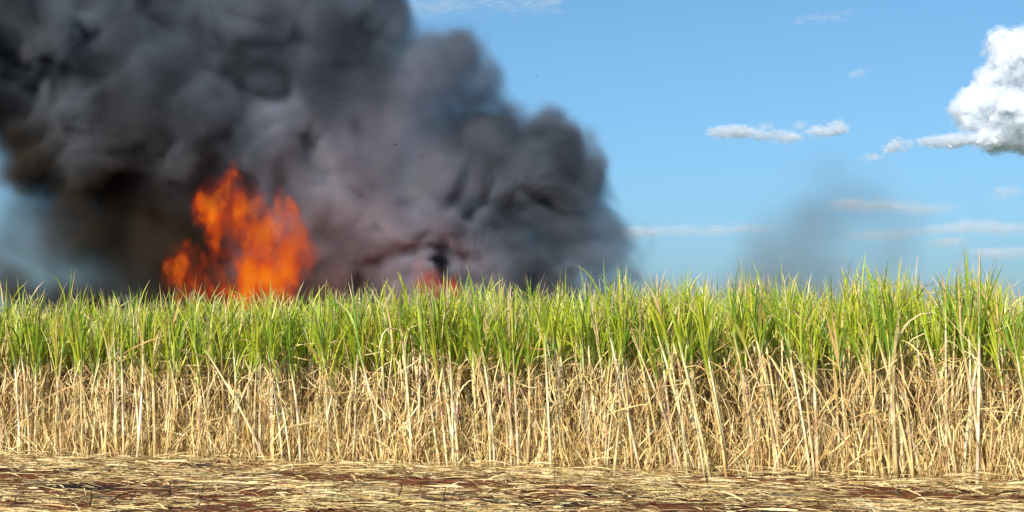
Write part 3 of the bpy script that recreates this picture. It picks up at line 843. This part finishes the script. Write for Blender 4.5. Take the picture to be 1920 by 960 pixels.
def puffs(name, segs, D, seed, mat, label, n=160, size=(6, 16), flat=.6, depth=25):
    """many small translucent puffs scattered round the (x, y, rx, ry) patches of the photograph"""
    g = np.random.default_rng(seed); Vs, Fs = [], []
    wts = np.array([s[2] * s[3] for s in segs]); wts = wts / wts.sum()
    for k in range(n):
        x, y, rx, ry = segs[g.choice(len(segs), p=wts)]
        rr = math.sqrt(g.random()) ; a = g.uniform(0, 6.28)
        c = px(x + rx * rr * math.cos(a), y + ry * rr * math.sin(a), D); c[1] += g.normal(0, depth)
        r = g.uniform(*size) / F * D * (1.15 - .5 * rr)
        Vs.append(IV * np.array([r, r, r * flat]) * g.uniform(.75, 1.25, 3) + c); Fs.append(IF + k * len(IV))
    V = np.concatenate(Vs); c0 = V.mean(0)
    ob = mesh_obj(name, V - c0, np.concatenate(Fs), mat); ob.location = c0
    if label: tag(ob, label, "cloud", "thin clouds")
    return ob


g = np.random.default_rng(17); me = cl.data                       # soft fringe of thin puffs all over the cumulus
co = np.empty(len(me.vertices) * 3, np.float32); me.vertices.foreach_get("co", co); co = co.reshape(-1, 3)
no = np.empty(len(me.vertices) * 3, np.float32); me.vertices.foreach_get("normal", no); no = no.reshape(-1, 3)
sel = g.choice(np.where(co[:, 0] < 1560)[0], 2600); rad = g.uniform(5, 15, 2600)
ctr = co[sel] + no[sel] * g.uniform(-4, 11, (2600, 1))
V = ctr[:, None] + IV[None] * rad[:, None, None] * g.uniform(.7, 1.3, (2600, 1, 3))
Fr = (IF[None] + (np.arange(2600) * len(IV))[:, None, None]).reshape(-1, 3)
fr = mesh_obj("cloud_fringe", V.reshape(-1, 3), Fr, cloud_mat("cloud_fringe", .09), None, cl); fr["kind"] = "stuff"
puffs("cloud_tail", [(1880, 256, 60, 16), (1830, 258, 50, 13), (1780, 262, 40, 11), (1750, 266, 30, 9), (1800, 260, 40, 11), (1780, 263, 60, 8)], DC + 40, 1, M_GAUZE,
      "ragged white tail trailing from the big cumulus cloud", 640, (5, 12))
puffs("small_cloud", [(1692, 270, 24, 13), (1675, 276, 16, 8)], DC, 11, M_GAUZE, "small rounded cloud at the end of the cumulus tail", 120, (4, 10))
puffs("small_cloud", [(1640, 292, 20, 5)], DC, 12, M_GAUZE, "tiny flat cloud scrap beyond the cumulus tail", 40, (3, 8))
puffs("small_cloud", [(1795, 200, 8, 9)], DC, 13, M_GAUZE, "tiny cloud scrap beside the cumulus flank", 36, (3, 7))
puffs("small_cloud", [(1365, 245, 36, 12), (1420, 250, 44, 9), (1480, 254, 32, 10), (1390, 243, 30, 8)], DC, 2, M_GAUZE,
      "longer ragged piece of the small cloud strip in open blue sky", 460, (4, 11))
puffs("small_cloud", [(1545, 244, 32, 9), (1575, 238, 20, 13)], DC, 14, M_GAUZE, "shorter brighter piece of the small cloud strip nearest the cumulus", 240, (4, 10))
puffs("small_cloud", [(1440, 234, 14, 5)], DC, 15, M_VEIL, "faint cloud scrap just above the small cloud strip", 60, (4, 10))
puffs("small_cloud", [(1505, 232, 12, 6)], DC, 16, M_VEIL, "faint cloud scrap above the gap in the small cloud strip", 60, (4, 10))
puffs("cloud_band", [(1640, 385, 80, 9), (1730, 392, 60, 6), (1590, 380, 30, 6)], DC + 800, 3, M_VEIL, "thin pale cloud band crossing behind the faint smoke wisp", 450, (9, 22), .35, 60)
puffs("cloud_band", [(1280, 432, 120, 8), (1400, 428, 60, 5), (1180, 436, 60, 8)], DC + 900, 4, M_VEIL, "thin pale cloud band low beside the smoke's tapering end", 390, (9, 25), .35, 60)
puffs("cloud_band", [(1840, 425, 70, 10), (1760, 430, 60, 6), (1660, 440, 70, 8), (1900, 430, 40, 8)], DC + 1000, 5, M_VEIL, "broad pale cloud band below the big cumulus", 495, (9, 25), .4, 60)
puffs("cloud_band", [(1880, 475, 70, 9), (1780, 455, 40, 6)], DC + 1000, 6, M_VEIL, "low faint cloud band just above the cane tips", 300, (9, 22), .4, 60)
puffs("cloud_band", [(920, 0, 130, 5), (800, 8, 50, 7), (1020, -3, 50, 4)], DC, 7, M_VEIL, "faint white cloud streak along the photo's upper edge by the smoke", 390, (8, 20), .35, 60)
puffs("cloud_streak", [(1560, 25, 40, 3), (1600, 19, 20, 2), (1510, 32, 14, 4)], DC, 8, M_VEIL, "tiny wispy streak high in the blue sky", 165, (5, 11), .35, 30)
puffs("cloud_streak", [(1617, 133, 16, 4)], DC, 9, M_VEIL, "barely visible wisp in blue sky left of the cumulus", 75, (5, 11), .4, 30)
puffs("cloud_streak", [(1890, 360, 26, 10)], DC, 10, M_VEIL, "faint small wisp below the cumulus base", 90, (7, 15), .5, 30)

# ------------------------------------------------------------------ ash flakes in the air
g = np.random.default_rng(71); N = 150
xs = np.clip(g.normal(600, 260, N), 20, 1020); ys = g.uniform(60, 520, N)
tri = []
for k in range(N):
    c = px(xs[k], ys[k], g.uniform(40, 56)); a = g.normal(0, 1, (4, 3)); a /= np.linalg.norm(a, axis=1)[:, None]
    tri.append(c + a * g.uniform(.012, .035))
V = np.array(tri).reshape(-1, 3); base_t = np.array([[0, 1, 2], [0, 2, 3], [0, 3, 1], [1, 3, 2]])
tag(mesh_obj("ash_flakes", V, (base_t[None] + (np.arange(N) * 4)[:, None, None]).reshape(-1, 3), M_CHAR, np.tile((.02, .018, .016), (len(V), 1)), None, False),
    "tiny black ash flakes drifting in front of the smoke", "ash", kind="stuff")
